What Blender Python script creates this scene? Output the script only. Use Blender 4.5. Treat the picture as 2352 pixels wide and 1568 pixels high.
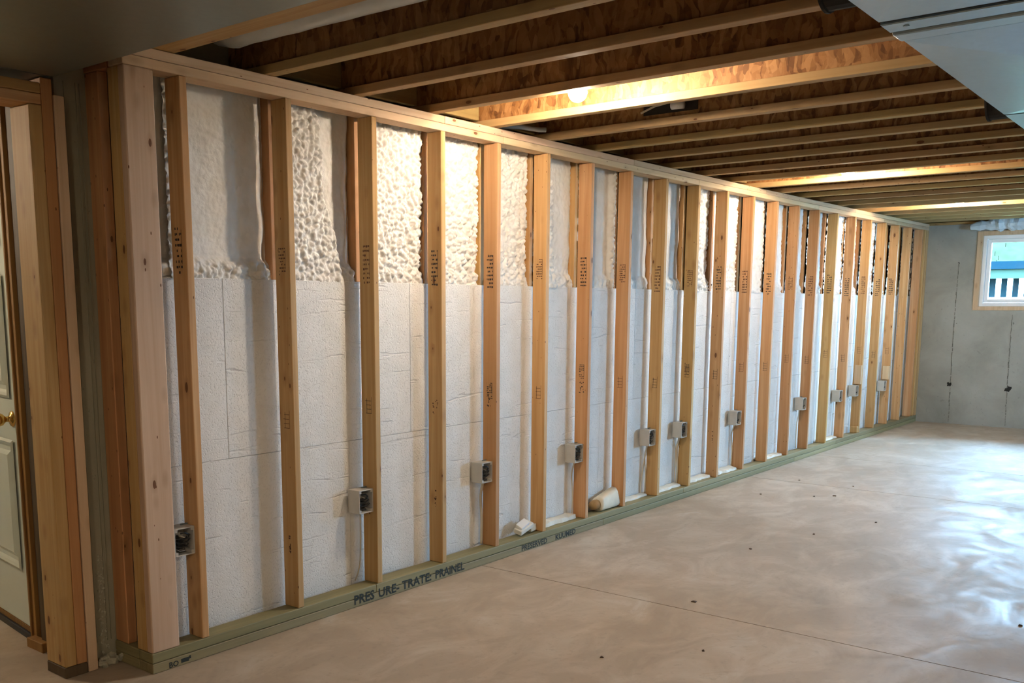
import bpy, bmesh, math, random
from mathutils import Matrix, Vector, noise
random.seed(7)
sc = bpy.context.scene
COL = sc.collection
for o in list(bpy.data.objects): bpy.data.objects.remove(o)

# ------------------------------------------------------------------ camera
W, H = 2352.0, 1568.0
CAM = Vector((-2.43646, -3.46040, 1.53506)); YAW, PIT, ROLL = .681949, -.153243, .0011636
FOC, CX, CY = 2215.507, 1082.594, 1040.870
fw = Vector((math.cos(YAW)*math.cos(PIT), math.sin(YAW)*math.cos(PIT), math.sin(PIT)))
r0 = Vector((math.sin(YAW), -math.cos(YAW), 0)); u0 = r0.cross(fw)
rt = r0*math.cos(ROLL)+u0*math.sin(ROLL); up = -r0*math.sin(ROLL)+u0*math.cos(ROLL)
cd = bpy.data.cameras.new('camera'); cam = bpy.data.objects.new('camera', cd); COL.objects.link(cam)
cam.matrix_world = Matrix(((rt.x, up.x, -fw.x, CAM.x), (rt.y, up.y, -fw.y, CAM.y), (rt.z, up.z, -fw.z, CAM.z), (0, 0, 0, 1)))
cd.sensor_fit = 'HORIZONTAL'; cd.sensor_width = 36; cd.lens = FOC/W*36
cd.shift_x = (W/2-CX)/W; cd.shift_y = (CY-H/2)/W; cd.clip_start = .05; cd.clip_end = 300
sc.camera = cam
# ------------------------------------------------------------------ view, world, daylight portals
sc.view_settings.view_transform = 'Standard'; sc.view_settings.look = 'None'
sc.view_settings.exposure = 1.2; sc.view_settings.gamma = 1.0; sc.view_settings.use_curve_mapping = False
try:
    sc.cycles.use_denoising = True; sc.cycles.sample_clamp_indirect = 6.0
    sc.cycles.max_bounces = 8; sc.cycles.diffuse_bounces = 3; sc.cycles.glossy_bounces = 3; sc.cycles.use_adaptive_sampling = True; sc.cycles.adaptive_threshold = .2; sc.cycles.adaptive_min_samples = 16; sc.cycles.caustics_reflective = False; sc.cycles.caustics_refractive = False
except Exception: pass
SKY = 54.0
BULB = 400.0
wd = bpy.data.worlds.new('sky'); sc.world = wd; wd.use_nodes = True
bg = wd.node_tree.nodes['Background']; bg.inputs[0].default_value = (.35, .66, 1.0, 1); bg.inputs[1].default_value = SKY
WINS = [(-1.78, -.58, 1.467, 2.45), (-3.60, -2.40, 1.467, 2.45), (-6.2, -5.0, 1.467, 2.45)]   # y0,y1,z0,z1 openings of the far wall
XF = 11.24
for (y0, y1, z0, z1) in WINS:
    ld = bpy.data.lights.new('sky_portal', 'AREA'); ld.shape = 'RECTANGLE'; ld.size = (z1-z0); ld.size_y = (y1-y0); ld.energy = 1
    lo = bpy.data.objects.new('sky_portal', ld); COL.objects.link(lo)
    lo.location = (XF+.36, (y0+y1)/2, (z0+z1)/2); lo.rotation_euler = (0, math.pi/2, 0); ld.cycles.is_portal = True

ld = bpy.data.lights.new('sky_portal', 'AREA'); ld.shape = 'RECTANGLE'; ld.size = 1.2; ld.size_y = .98; ld.energy = 1
lo = bpy.data.objects.new('sky_portal', ld); COL.objects.link(lo); lo.location = (7.6, -7.22, 1.96); lo.rotation_euler = (math.pi/2, 0, 0); ld.cycles.is_portal = True

# ------------------------------------------------------------------ helpers
WM = {}
I4 = Matrix.Identity(4)
def put(o, M=I4, parent=None):
    COL.objects.link(o)
    if parent is not None:
        o.parent = parent; o.matrix_parent_inverse = WM[parent.name].inverted()
    o.matrix_basis = M; WM[o.name] = M.copy(); return o
def tag(o, label=None, cat=None, group=None, kind=None):
    if label: o['label'] = label
    if cat: o['category'] = cat
    if group: o['group'] = group
    if kind: o['kind'] = kind
    return o
def empty(name, loc=(0, 0, 0)):
    o = bpy.data.objects.new(name, None); o.empty_display_size = .05
    return put(o, Matrix.Translation(loc))
def obj(name, bm, mat, parent=None, M=I4, smooth=False):
    me = bpy.data.meshes.new(name)
    if isinstance(bm, tuple): me.from_pydata(*bm)
    else: bm.to_mesh(me); bm.free()
    if smooth:
        for p in me.polygons: p.use_smooth = True
    if mat is not None: me.materials.append(MAT[mat])
    me.update()
    return put(bpy.data.objects.new(name, me), M, parent)
def T(*v): return Matrix.Translation(v)
def bx(bm, x0, x1, y0, y1, z0, z1, bev=0, seg=1, M=None):
    b = bmesh.new() if bev or M else bm
    vs = [b.verts.new(p) for p in ((x0, y0, z0), (x1, y0, z0), (x1, y1, z0), (x0, y1, z0), (x0, y0, z1), (x1, y0, z1), (x1, y1, z1), (x0, y1, z1))]
    for f in ((0, 3, 2, 1), (4, 5, 6, 7), (0, 1, 5, 4), (1, 2, 6, 5), (2, 3, 7, 6), (3, 0, 4, 7)): b.faces.new([vs[i] for i in f])
    if bev: bmesh.ops.bevel(b, geom=b.edges[:], offset=bev, segments=seg, profile=.5, affect='EDGES')
    if b is not bm:
        if M: b.transform(M)
        me = bpy.data.meshes.new('t'); b.to_mesh(me); b.free(); bm.from_mesh(me); bpy.data.meshes.remove(me)
    return bm
def box(name, x0, x1, y0, y1, z0, z1, mat, parent=None, bev=0, seg=1):
    """box whose object origin sits at its base centre"""
    c = ((x0+x1)/2, (y0+y1)/2, z0); b = bmesh.new()
    bx(b, x0-c[0], x1-c[0], y0-c[1], y1-c[1], 0, z1-z0, bev, seg)
    return obj(name, b, mat, parent, T(*c))
def lumber(name, p0, p1, sx, sy, xdir, mat='pine', parent=None, bev=.0035, twist=0):
    """a board from p0 to p1 (centre line); its grain runs along local Z"""
    p0, p1 = Vector(p0), Vector(p1); z = (p1-p0); L = z.length; z.normalize()
    x = Vector(xdir); x = (x-z*x.dot(z)).normalized(); y = z.cross(x)
    M = Matrix(((x.x, y.x, z.x, p0.x), (x.y, y.y, z.y, p0.y), (x.z, y.z, z.z, p0.z), (0, 0, 0, 1)))
    b = bmesh.new(); bx(b, -sx/2, sx/2, -sy/2, sy/2, 0, L, bev, 2)
    if twist:
        for v in b.verts:
            a = twist*(v.co.z/L-.5); c_, s_ = math.cos(a), math.sin(a); v.co.x, v.co.y = v.co.x*c_-v.co.y*s_, v.co.x*s_+v.co.y*c_
    return obj(name, b, mat, parent, M)
def tube(bm, pts, r, n=8, cap=True, flat=1.0):
    pts = [Vector(p) for p in pts]; rings = []; prev = None
    for i, p in enumerate(pts):
        d = (pts[min(i+1, len(pts)-1)]-pts[max(i-1, 0)]).normalized()
        a = prev if prev is not None else (Vector((0, 0, 1)) if abs(d.z) < .9 else Vector((1, 0, 0)))
        s = (a-d*a.dot(d)).normalized(); t = d.cross(s); prev = s
        rr = r[i] if isinstance(r, (list, tuple)) else r
        rings.append([bm.verts.new(p+s*math.cos(2*math.pi*k/n)*rr+t*math.sin(2*math.pi*k/n)*rr*flat) for k in range(n)])
    for A, B in zip(rings, rings[1:]):
        for k in range(n): bm.faces.new((A[k], A[(k+1) % n], B[(k+1) % n], B[k]))
    if cap: bm.faces.new(rings[0][::-1]); bm.faces.new(rings[-1])
    return bm
def lathe(bm, prof, n=20, M=None):
    rings = [[bm.verts.new(((M or I4) @ Vector((r*math.cos(2*math.pi*k/n), r*math.sin(2*math.pi*k/n), z)))) for k in range(n)] for r, z in prof]
    for A, B in zip(rings, rings[1:]):
        for k in range(n): bm.faces.new((A[k], A[(k+1) % n], B[(k+1) % n], B[k]))
    bm.faces.new(rings[0][::-1]); bm.faces.new(rings[-1]); return bm
def rects(bm, rs, M):
    """flat little rectangles (ink) in the local xy plane"""
    for (x0, y0, x1, y1) in rs:
        bm.faces.new([bm.verts.new(M @ Vector(p)) for p in ((x0, y0, 0), (x1, y0, 0), (x1, y1, 0), (x0, y1, 0))])
    return bm
def text_mesh(s, size, M, shear=0):
    cu = bpy.data.curves.new('t', 'FONT'); cu.body = s; cu.size = size; cu.resolution_u = 2; cu.shear = shear; cu.offset = size*.028
    ob = bpy.data.objects.new('t', cu); COL.objects.link(ob)
    dg = bpy.context.evaluated_depsgraph_get(); me = bpy.data.meshes.new_from_object(ob.evaluated_get(dg))
    bpy.data.objects.remove(ob); b = bmesh.new(); b.from_mesh(me); bpy.data.meshes.remove(me); b.transform(M); return b

# ------------------------------------------------------------------ materials
MAT = {}
class NT:
    def __init__(s, name):
        m = bpy.data.materials.new(name); m.use_nodes = True; s.m = m; s.t = m.node_tree; s.b = s.t.nodes['Principled BSDF']; MAT[name] = m
    def n(s, typ, **kw):
        nd = s.t.nodes.new(typ)
        for k, v in kw.items():
            if k in nd.inputs: nd.inputs[k].default_value = v
            else: setattr(nd, k, v)
        return nd
    def l(s, a, b): s.t.links.new(a, b)
    def coord(s, scale=(1, 1, 1), rnd=True, rot=(0, 0, 0), src='Object'):
        tc = s.n('ShaderNodeTexCoord'); mp = s.n('ShaderNodeMapping'); mp.inputs['Scale'].default_value = scale; mp.inputs['Rotation'].default_value = rot
        out = tc.outputs[src]
        if rnd:
            oi = s.n('ShaderNodeObjectInfo'); mu = s.n('ShaderNodeMath', operation='MULTIPLY'); mu.inputs[1].default_value = 37.0
            s.l(oi.outputs['Random'], mu.inputs[0]); ad = s.n('ShaderNodeVectorMath', operation='ADD'); s.l(out, ad.inputs[0]); s.l(mu.outputs[0], ad.inputs[1]); out = ad.outputs[0]
        s.l(out, mp.inputs['Vector']); return mp.outputs[0]
    def noise(s, vec, scale=5, detail=4, rough=.55, dist=0):
        nd = s.n('ShaderNodeTexNoise'); nd.inputs['Scale'].default_value = scale; nd.inputs['Detail'].default_value = detail
        nd.inputs['Roughness'].default_value = rough; nd.inputs['Distortion'].default_value = dist; s.l(vec, nd.inputs['Vector']); return nd.outputs['Fac']
    def ramp(s, fac, stops, interp='LINEAR'):
        nd = s.n('ShaderNodeValToRGB'); cr = nd.color_ramp; cr.interpolation = interp
        while len(cr.elements) < len(stops): cr.elements.new(.5)
        for e, (p, c) in zip(cr.elements, stops):
            e.position = p; e.color = (c, c, c, 1) if not isinstance(c, tuple) else (*c, 1)
        s.l(fac, nd.inputs[0]); return nd.outputs[0]
    def mix(s, fac, a, b, typ='MIX'):
        nd = s.n('ShaderNodeMix', data_type='RGBA', blend_type=typ)
        for v, i in ((fac, 0), (a, 6), (b, 7)):
            if hasattr(v, 'is_linked'): s.l(v, nd.inputs[i])
            else: nd.inputs[i].default_value = (*v, 1) if isinstance(v, tuple) else v
        return nd.outputs[2]
    def math(s, op, a, b=None):
        nd = s.n('ShaderNodeMath', operation=op)
        for v, i in ((a, 0), (b, 1)):
            if v is None: continue
            if hasattr(v, 'is_linked'): s.l(v, nd.inputs[i])
            else: nd.inputs[i].default_value = v
        return nd.outputs[0]
    def bump(s, h, strength=.3, dist=.01):
        nd = s.n('ShaderNodeBump'); nd.inputs['Strength'].default_value = strength; nd.inputs['Distance'].default_value = dist
        s.l(h, nd.inputs['Height']); s.l(nd.outputs[0], s.b.inputs['Normal'])
    def col(s, c):
        if hasattr(c, 'is_linked'): s.l(c, s.b.inputs['Base Color'])
        else: s.b.inputs['Base Color'].default_value = (*c, 1)
    def fin(s, rough=.6, metal=0, spec=.5):
        if hasattr(rough, 'is_linked'): s.l(rough, s.b.inputs['Roughness'])
        else: s.b.inputs['Roughness'].default_value = rough
        s.b.inputs['Metallic'].default_value = metal; s.b.inputs['Specular IOR Level'].default_value = spec

def wood(name, light, dark, knot=(.17, .07, .026), knots=True, rough=.62, var=.16):
    m = NT(name)
    v = m.coord((34, 34, 1.1)); g = m.noise(v, 1.0, 3, .6, .6)
    v2 = m.coord((9, 9, .35)); g2 = m.noise(v2, 1.0, 2, .5, 1.4)
    base = m.mix(m.ramp(g, [(.3, 0.0), (.72, 1.0)]), light, dark)
    base = m.mix(m.math('MULTIPLY', m.ramp(g2, [(.42, 0.0), (.6, 1.0)]), .45), base, dark)
    oi = m.n('ShaderNodeObjectInfo')
    hs = m.n('ShaderNodeHueSaturation'); m.l(base, hs.inputs['Color'])
    m.l(m.math('ADD', m.math('MULTIPLY', oi.outputs['Random'], var*2), 1-var), hs.inputs['Value'])
    m.l(m.math('ADD', m.math('MULTIPLY', m.math('FRACT', m.math('MULTIPLY', oi.outputs['Random'], 7.3)), .022), .489), hs.inputs['Hue'])
    base = hs.outputs[0]
    if knots:
        vo = m.n('ShaderNodeTexVoronoi'); m.l(m.coord((15, 15, 6.5)), vo.inputs['Vector']); vo.inputs['Scale'].default_value = 1.0
        sx = m.n('ShaderNodeSeparateColor'); m.l(vo.outputs['Color'], sx.inputs[0])
        sparse = m.math('GREATER_THAN', sx.outputs[0], .58)
        size = m.math('ADD', m.math('MULTIPLY', sx.outputs[1], .11), .04)
        k = m.math('MULTIPLY', m.math('LESS_THAN', vo.outputs['Distance'], size), sparse)
        halo = m.math('MULTIPLY', m.ramp(vo.outputs['Distance'], [(.1, .55), (.34, 0.0)]), sparse)
        base = m.mix(halo, base, tuple(a*.55+b*.45 for a, b in zip(dark, knot)))
        base = m.mix(k, base, knot)
        sp = m.n('ShaderNodeTexVoronoi'); m.l(m.coord((60, 60, 24)), sp.inputs['Vector']); sp.inputs['Scale'].default_value = 1.0
        s2 = m.n('ShaderNodeSeparateColor'); m.l(sp.outputs['Color'], s2.inputs[0])
        base = m.mix(m.math('MULTIPLY', m.math('LESS_THAN', sp.outputs['Distance'], .16), m.math('GREATER_THAN', s2.outputs[0], .955)), base, knot)
    m.col(base); m.fin(rough, 0, .3)
wood('pine', (.65, .41, .20), (.48, .255, .092))
wood('pine_pale', (.64, .475, .32), (.53, .365, .22))
wood('pine_red', (.53, .30, .125), (.40, .19, .07))
wood('flange', (.55, .385, .19), (.44, .285, .12), knots=True, var=.08)
wood('treated', (.34, .28, .145), (.235, .195, .095), knot=(.10, .08, .04), knots=False)
wood('treated_dark', (.13, .085, .045), (.07, .045, .025), knots=False)
wood('rim_board', (.40, .28, .12), (.30, .2, .08), knots=False)
wood('jamb_wood', (.33, .19, .05), (.22, .115, .03), knots=False)

def osb(name, a, b_, c):
    m = NT(name); cols = []; v = m.coord((1, 1, 1))
    dn = m.n('ShaderNodeTexNoise'); dn.inputs['Scale'].default_value = 9; dn.inputs['Detail'].default_value = 2; m.l(v, dn.inputs['Vector'])
    dv = m.n('ShaderNodeVectorMath', operation='SCALE'); dv.inputs['Scale'].default_value = .07; m.l(dn.outputs['Color'], dv.inputs[0]); da = m.n('ShaderNodeVectorMath', operation='ADD'); m.l(v, da.inputs[0]); m.l(dv.outputs[0], da.inputs[1])
    for k, (sx, sz, ry) in enumerate(((11, 40, .35), (34, 12, -.3), (12, 34, 1.15), (16, 46, -.7))):
        vo = m.n('ShaderNodeTexVoronoi'); vo.inputs['Scale'].default_value = 1.0; vo.inputs['Randomness'].default_value = 1
        mp = m.n('ShaderNodeMapping'); mp.inputs['Rotation'].default_value = (ry, 0, 0); mp.inputs['Scale'].default_value = (sx, sx, sz); mp.inputs['Location'].default_value = (k*3.1, k, k)
        m.l(da.outputs[0], mp.inputs['Vector']); m.l(mp.outputs[0], vo.inputs['Vector']); se = m.n('ShaderNodeSeparateColor'); m.l(vo.outputs['Color'], se.inputs[0]); cols.append((se.outputs[0], se.outputs[1], vo.outputs['Distance']))
    f = cols[0][0]
    for k in (1, 2, 3): f = m.math('ADD', m.math('MULTIPLY', f, .45), m.math('MULTIPLY', cols[k][0], .55)) if k > 1 else m.mix(m.math('GREATER_THAN', cols[1][1], .5), cols[0][0], cols[1][0])
    base = m.ramp(f, [(.12, a), (.45, b_), (.85, c)])
    m.col(base); m.bump(f, .5, .006); m.fin(.55, 0, .35)
osb('osb', (.13, .055, .018), (.30, .145, .05), (.44, .24, .095))

def foamboard():
    m = NT('eps_foam'); v = m.coord((1, 1, 1), src='Object')
    n1 = m.noise(v, 9, 3); vo = m.n('ShaderNodeTexVoronoi'); vo.inputs['Scale'].default_value = 95; m.l(v, vo.inputs['Vector'])
    n2 = m.noise(v, 95, 2, .6); pits = m.ramp(n2, [(.33, 0.0), (.46, 1.0)])
    st = m.noise(m.coord((2.2, 2.2, 26)), 1.0, 2, .7, .6); crack = m.ramp(st, [(.31, 0.0), (.36, 1.0)])
    h = m.math('ADD', m.math('ADD', pits, m.math('MULTIPLY', vo.outputs['Distance'], -.25)), m.math('MULTIPLY', crack, 3.0))
    m.col(m.mix(m.ramp(n1, [(.3, 0.0), (.7, 1.0)]), (.80, .79, .76), (.86, .85, .83))); m.bump(h, .5, .006); m.fin(.75, 0, .25)
foamboard()
def spray():
    m = NT('spray_foam'); v = m.coord((1, 1, 1)); n1 = m.noise(v, 14, 4); n2 = m.noise(v, 90, 3)
    m.col(m.mix(m.ramp(n1, [(.35, 0.0), (.7, 1.0)]), (.79, .755, .69), (.86, .84, .80))); m.bump(n2, .35, .004); m.fin(.55, 0, .35)
spray()
def concrete_floor():
    m = NT('floor_concrete'); v = m.coord((1, 1, 1), rnd=False, src='Object')
    big = m.noise(v, .55, 4, .55, .6); mid = m.noise(m.coord((1, 1.6, 1), False), 2.2, 5, .62, .8); fine = m.noise(v, 22, 4, .65)
    base = m.mix(m.ramp(big, [(.35, 0.0), (.66, 1.0)]), (.44, .345, .245), (.54, .455, .36))
    base = m.mix(m.math('MULTIPLY', m.ramp(mid, [(.44, 1.0), (.60, 0.0)]), .48), base, (.33, .25, .175))
    base = m.mix(m.math('MULTIPLY', m.ramp(mid, [(.60, 0.0), (.74, 1.0)]), .55), base, (.62, .56, .48))
    base = m.mix(m.math('MULTIPLY', m.ramp(fine, [(.30, 1.0), (.44, 0.0)]), .5), base, (.34, .27, .20))
    rust = m.noise(m.coord((1, 1, 1), False), 1.3, 6, .7, 1.6)
    base = m.mix(m.math('MULTIPLY', m.ramp(rust, [(.66, 0.0), (.74, 1.0)]), .4), base, (.36, .235, .14))
    m.col(base); m.bump(fine, .12, .004)
    m.fin(m.ramp(m.noise(m.coord((1, 1.4, 1), False), 1.6, 6, .65, 1.0), [(.34, .42), (.66, .72)]), 0, .38)
concrete_floor()
def concrete_wall(name, a, b_):
    m = NT(name); v = m.coord((1, 1, 1), rnd=False)
    n1 = m.noise(v, 1.5, 5, .6, .5); n2 = m.noise(v, 30, 4, .7); n3 = m.noise(v, 9, 6, .75, .6)
    base = m.mix(m.ramp(n1, [(.3, 0.0), (.7, 1.0)]), a, b_)
    base = m.mix(m.math('MULTIPLY', m.ramp(n3, [(.64, 0.0), (.74, 1.0)]), .5), base, tuple(x*.5 for x in a))
    base = m.mix(m.math('MULTIPLY', m.ramp(n2, [(.27, 1.0), (.36, 0.0)]), .5), base, tuple(x*.45 for x in a))
    m.col(base); m.bump(n2, .3, .006); m.fin(.8, 0, .3)
concrete_wall('wall_concrete', (.27, .265, .23), (.41, .405, .36))
concrete_wall('old_concrete', (.24, .22, .15), (.33, .30, .21))
def plain(name, c, rough=.5, metal=0, spec=.5, nz=0, nzs=20):
    m = NT(name)
    if nz:
        n = m.noise(m.coord((1, 1, 1)), nzs, 4); m.col(m.mix(m.ramp(n, [(.3, 0.0), (.7, 1.0)]), tuple(x*(1-nz) for x in c), tuple(min(1, x*(1+nz)) for x in c))); m.bump(n, .1, .003)
    else: m.col(c)
    m.fin(rough, metal, spec); return m
def galv(name, c, rough):
    m = NT(name); v = m.coord((1, 1, 1)); vo = m.n('ShaderNodeTexVoronoi'); vo.inputs['Scale'].default_value = 45; m.l(v, vo.inputs['Vector'])
    se = m.n('ShaderNodeSeparateColor'); m.l(vo.outputs['Color'], se.inputs[0]); big = m.noise(m.coord((1, 1, 1)), 1.3, 1, .4, .2)
    m.col(m.mix(m.math('MULTIPLY', se.outputs[0], .25), c, tuple(x*.8 for x in c))); m.bump(big, .35, .05)
    m.fin(rough, .85, .5)
galv('galvanised', (.33, .44, .51), .36)
galv('galvanised_shaded', (.26, .275, .235), .45)  # same duct metal darkened: the dim reflection overhead is put into its colour
plain('box_plastic', (.50, .47, .415), .45, nz=.05)
plain('black_device', (.02, .02, .02), .3)
plain('cable_white', (.66, .58, .45), .5)
plain('white_vinyl', (.85, .87, .88), .35)
plain('door_paint', (.62, .65, .55), .4, nz=.02, nzs=6)
plain('brass', (.75, .5, .16), .16, 1)
plain('black_rubber', (.015, .015, .015), .5)
plain('porcelain', (.85, .83, .78), .25)
plain('ink', (.028, .018, .014), .7)
plain('ink_brown', (.12, .05, .022), .7)
plain('ink_green', (.022, .026, .018), .8)
plain('white_wrap', (.60, .62, .60), .35, nz=.08, nzs=8)
plain('scrap_foam', (.80, .76, .66), .8, nz=.06)
plain('scrap_paper', (.82, .74, .58), .75, nz=.06)
plain('cardboard', (.42, .26, .11), .8, nz=.15)
plain('rubble', (.36, .33, .235), .95, nz=.35, nzs=30)
plain('joint_dirt', (.17, .135, .095), .9)
plain('dark_hole', (.02, .017, .013), .9)
plain('chip', (.09, .055, .03), .9)
plain('form_stain', (.17, .165, .14), .9, nz=.3)
plain('plastic_sheet', (.62, .72, .78), .3, nz=.12, nzs=10)
plain('subfloor', (.28, .15, .06), .7, nz=.25, nzs=12)
plain('shingle', (.021, .026, .0155), .9, nz=.2, nzs=3, spec=0)
plain('fascia', (.0025, .0085, .0125), .6, spec=0)
plain('siding', (.017, .028, .02), .6, spec=0)
plain('trim_white', (.55, .56, .57), .6, spec=0)
plain('house_dark', (.008, .022, .026), .5, spec=0)
plain('brick_red', (.05, .018, .011), .9, spec=0)
plain('lawn', (.04, .07, .03), 1, nz=.3, nzs=3, spec=0)
g = NT('window_glass'); t_ = g.t; t_.nodes.remove(g.b); tr_ = t_.nodes.new('ShaderNodeBsdfTransparent'); gl_ = t_.nodes.new('ShaderNodeBsdfGlossy'); gl_.inputs['Roughness'].default_value = .02
fr_ = t_.nodes.new('ShaderNodeFresnel'); fr_.inputs[0].default_value = 1.35; mx_ = t_.nodes.new('ShaderNodeMixShader')
g.l(fr_.outputs[0], mx_.inputs[0]); g.l(tr_.outputs[0], mx_.inputs[1]); g.l(gl_.outputs[0], mx_.inputs[2]); g.l(mx_.outputs[0], t_.nodes['Material Output'].inputs[0])
bl = plain('bulb_lit', (1, .9, .75), .4); bl.b.inputs['Emission Color'].default_value = (1.0, .83, .64, 1); bl.b.inputs['Emission Strength'].default_value = BULB

# ------------------------------------------------------------------ common measures
ZP = .089                                             # top of the doubled sill plate
def zs(x): return 2.441+.00065*max(0, x-3)**2         # top of studs
def zt(x): return zs(x)+.079                          # top of top plates = underside of joists
ZC = 2.90                                             # underside of subfloor
SR = [0.0, .547, 1.087, 1.605, 2.094, 2.591, 3.096, 3.601, 4.112, 4.636, 5.152, 5.677, 6.202, 6.721, 7.254, 7.788, 8.341, 8.883, 9.416, 9.94, 10.462, 10.97]  # right faces of the studs
SW, SD = .036, .10

# ------------------------------------------------------------------ the setting: floor slabs, walls, ceiling
X0, Y0, YH = -5.2, -7.0, 3.0
fl = box('floor', X0-.2, XF+.3, Y0-.2, YH, -.16, -.012, 'joint_dirt'); tag(fl, kind='structure')
cuts = [X0-.2, -2.0, 1.93, 5.80, 7.45, XF+.3]
for a, b in zip(cuts, cuts[1:]):
    o = box('slab', a+.0035, b-.0035, Y0-.2, YH, -.012, 0, 'floor_concrete', fl)
    M = WM[o.name]; o.data.transform(M); o.matrix_basis = I4; WM[o.name] = I4.copy()
# concrete foundation wall behind the framing (above it: the exterior framed wall's sheathing)
wl = box('wall_left', -.41, XF+.3, .285, .65, 0, ZC, 'old_concrete'); tag(wl, kind='structure')
# far wall with window openings
b = bmesh.new()
ys = sorted({Y0-.2, .285, *[w[0] for w in WINS], *[w[1] for w in WINS]}); zz = sorted({0., 2.545, *[w[2] for w in WINS], *[w[3] for w in WINS]})
for ya, yb in zip(ys, ys[1:]):
    for za, zb in zip(zz, zz[1:]):
        if not any(ya >= w[0]-1e-6 and yb <= w[1]+1e-6 and za >= w[2]-1e-6 and zb <= w[3]+1e-6 for w in WINS):
            bx(b, XF, XF+.3, ya, yb, za, zb)
bmesh.ops.remove_doubles(b, verts=b.verts[:], dist=1e-5)
wf = obj('wall_far', b, 'wall_concrete'); tag(wf, kind='structure')
b = bmesh.new(); RW = (7.0, 8.2, 1.467, 2.45)
for q in ((X0-.2, RW[0], 0, ZC), (RW[1], XF+.3, 0, ZC), (RW[0], RW[1], 0, RW[2]), (RW[0], RW[1], RW[3], ZC)): bx(b, q[0], q[1], Y0-.2, Y0, q[2], q[3])
tag(obj('wall_right', b, 'wall_concrete'), kind='structure')
tag(box('wall_near', X0-.2, X0, Y0, YH, 0, ZC, 'wall_concrete'), kind='structure')
tag(box('wall_hall', X0, -1.75, .24, .39, 0, ZC, 'wall_concrete'), kind='structure')
tag(box('wall_hall_end', X0, XF+.3, YH, YH+.2, 0, ZC, 'wall_concrete'), kind='structure')
tag(box('wall_hall_side', -1.95, -1.75, .39, YH, 0, ZC, 'old_concrete'), kind='structure')
# dirt line where the slab meets the sill and the far wall
# ceiling: OSB subfloor carried by I-joists
ce = box('ceiling', X0-.2, XF+.3, Y0-.2, YH+.2, ZC, ZC+.05, 'subfloor'); tag(ce, kind='structure')
JX = [.405, .940, 1.480, 2.003, 2.560, 3.100, 3.625, 4.145, 4.675, 5.190, 5.705, 6.225, 6.720, 7.235, 7.75, 8.25, 8.76, 9.27, 9.78, 10.29, 10.80]
FW, FH = .058, .040
def ibeam_part(name, x, w, z0, z1, y0, y1, mat, parent):
    b = bmesh.new(); L = y1-y0; bx(b, -w/2, w/2, -(z1-z0)/2, (z1-z0)/2, 0, L, .002 if w > .03 else 0, 1)
    # local Z along world -Y
    M = Matrix(((1, 0, 0, x+w/2), (0, 0, -1, y1), (0, 1, 0, (z0+z1)/2), (0, 0, 0, 1)))
    return obj(name, b, mat, parent, M)
for i, x in enumerate(JX):
    z = zt(x)
    w_ = ibeam_part('joist', x+FW/2-.007, .014, z+FH, ZC-FH, Y0, .28, 'osb', ce)
    ibeam_part('bottom_flange', x, FW, z, z+FH, Y0, .28, 'flange', w_)
    ibeam_part('top_flange', x, FW, ZC-FH, ZC, Y0, .28, 'flange', w_)
# rim blocking between the joists over the wall, and the light's cross blocks
xs_ = [-.045]+[x for x in JX]+[XF]
for i in range(len(xs_)-1):
    a = xs_[i]+(FW if i else 0)+.002; bq = xs_[i+1]-.002
    if i == 0: continue
    lumber('blocking', (a-.02, .12, (zt(a)+FH+ZC-FH)/2+.0), (bq+.02, .12, (zt(a)+FH+ZC-FH)/2), .03, ZC-zt(a)-FH*2-.01, (0, 1, 0), 'rim_board', ce)
# solid beam at the start of the joist bay
bm_ = box('beam', -.215, -.045, Y0, .28, 2.521, ZC, 'pine', ce, .003)
M = Matrix(((1, 0, 0, -.13), (0, 0, -1, .28), (0, 1, 0, 2.71), (0, 0, 0, 1)))
bm_.data.transform(M.inverted() @ WM[bm_.name]); bm_.matrix_basis = M; WM[bm_.name] = M
# rim joist over the far wall
lumber('rim_joist', (XF+.10, .28, 2.72), (XF+.10, Y0, 2.72), .05, .36, (1, 0, 0), 'rim_board', ce)
lumber('sill_board', (XF+.08, .28, 2.563), (XF+.08, Y0, 2.563), .14, .036, (1, 0, 0), 'pine_red', ce)

# far wall form marks: seam fins, tie holes
tie = [(-.385, 2.06, .012), (-.41, 1.30, .007), (-.395, .76, .007), (-.38, .50, .024), (-1.06, 1.30, .010), (-1.05, .76, .006), (-1.06, .50, .03), (-2.1, .5, .02), (-2.1, 1.3, .01)]
for yk in (-.40, -1.06, -2.1, -3.9):
    b = bmesh.new(); n = 40
    for k in range(n):
        z0 = .02+k*(1.40 if yk < -.5 else 2.05)/n; z1 = z0+(1.40 if yk < -.5 else 2.05)/n*random.uniform(.7, 1.1); wv = .0025+.004*random.random()
        yy = yk+.02*math.sin(z0*1.1)+random.uniform(-.003, .003); bx(b, XF-.003, XF, yy-wv, yy+wv, z0, z1)
    obj('form_seam', b, 'form_stain', wf)
for (y, z, r) in tie:
    b = bmesh.new(); n = 12
    for j in range(4 if r > .015 else 2):
        oy, oz = (random.uniform(-1, 1)*r*.8, random.uniform(-1, 1)*r*1.2) if j else (0, 0); rr = r*random.uniform(.5, 1)
        bm_pts = [(rr*random.uniform(.6, 1.2)) for _ in range(n)]
        b.faces.new([b.verts.new((XF-.0015-.0008*j, y+oy+bm_pts[k]*math.cos(-2*math.pi*k/n), z+oz+bm_pts[k]*math.sin(-2*math.pi*k/n))) for k in range(n)])
    obj('form_tie_hole', b, 'dark_hole' if r > .011 else 'form_stain', wf)

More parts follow.
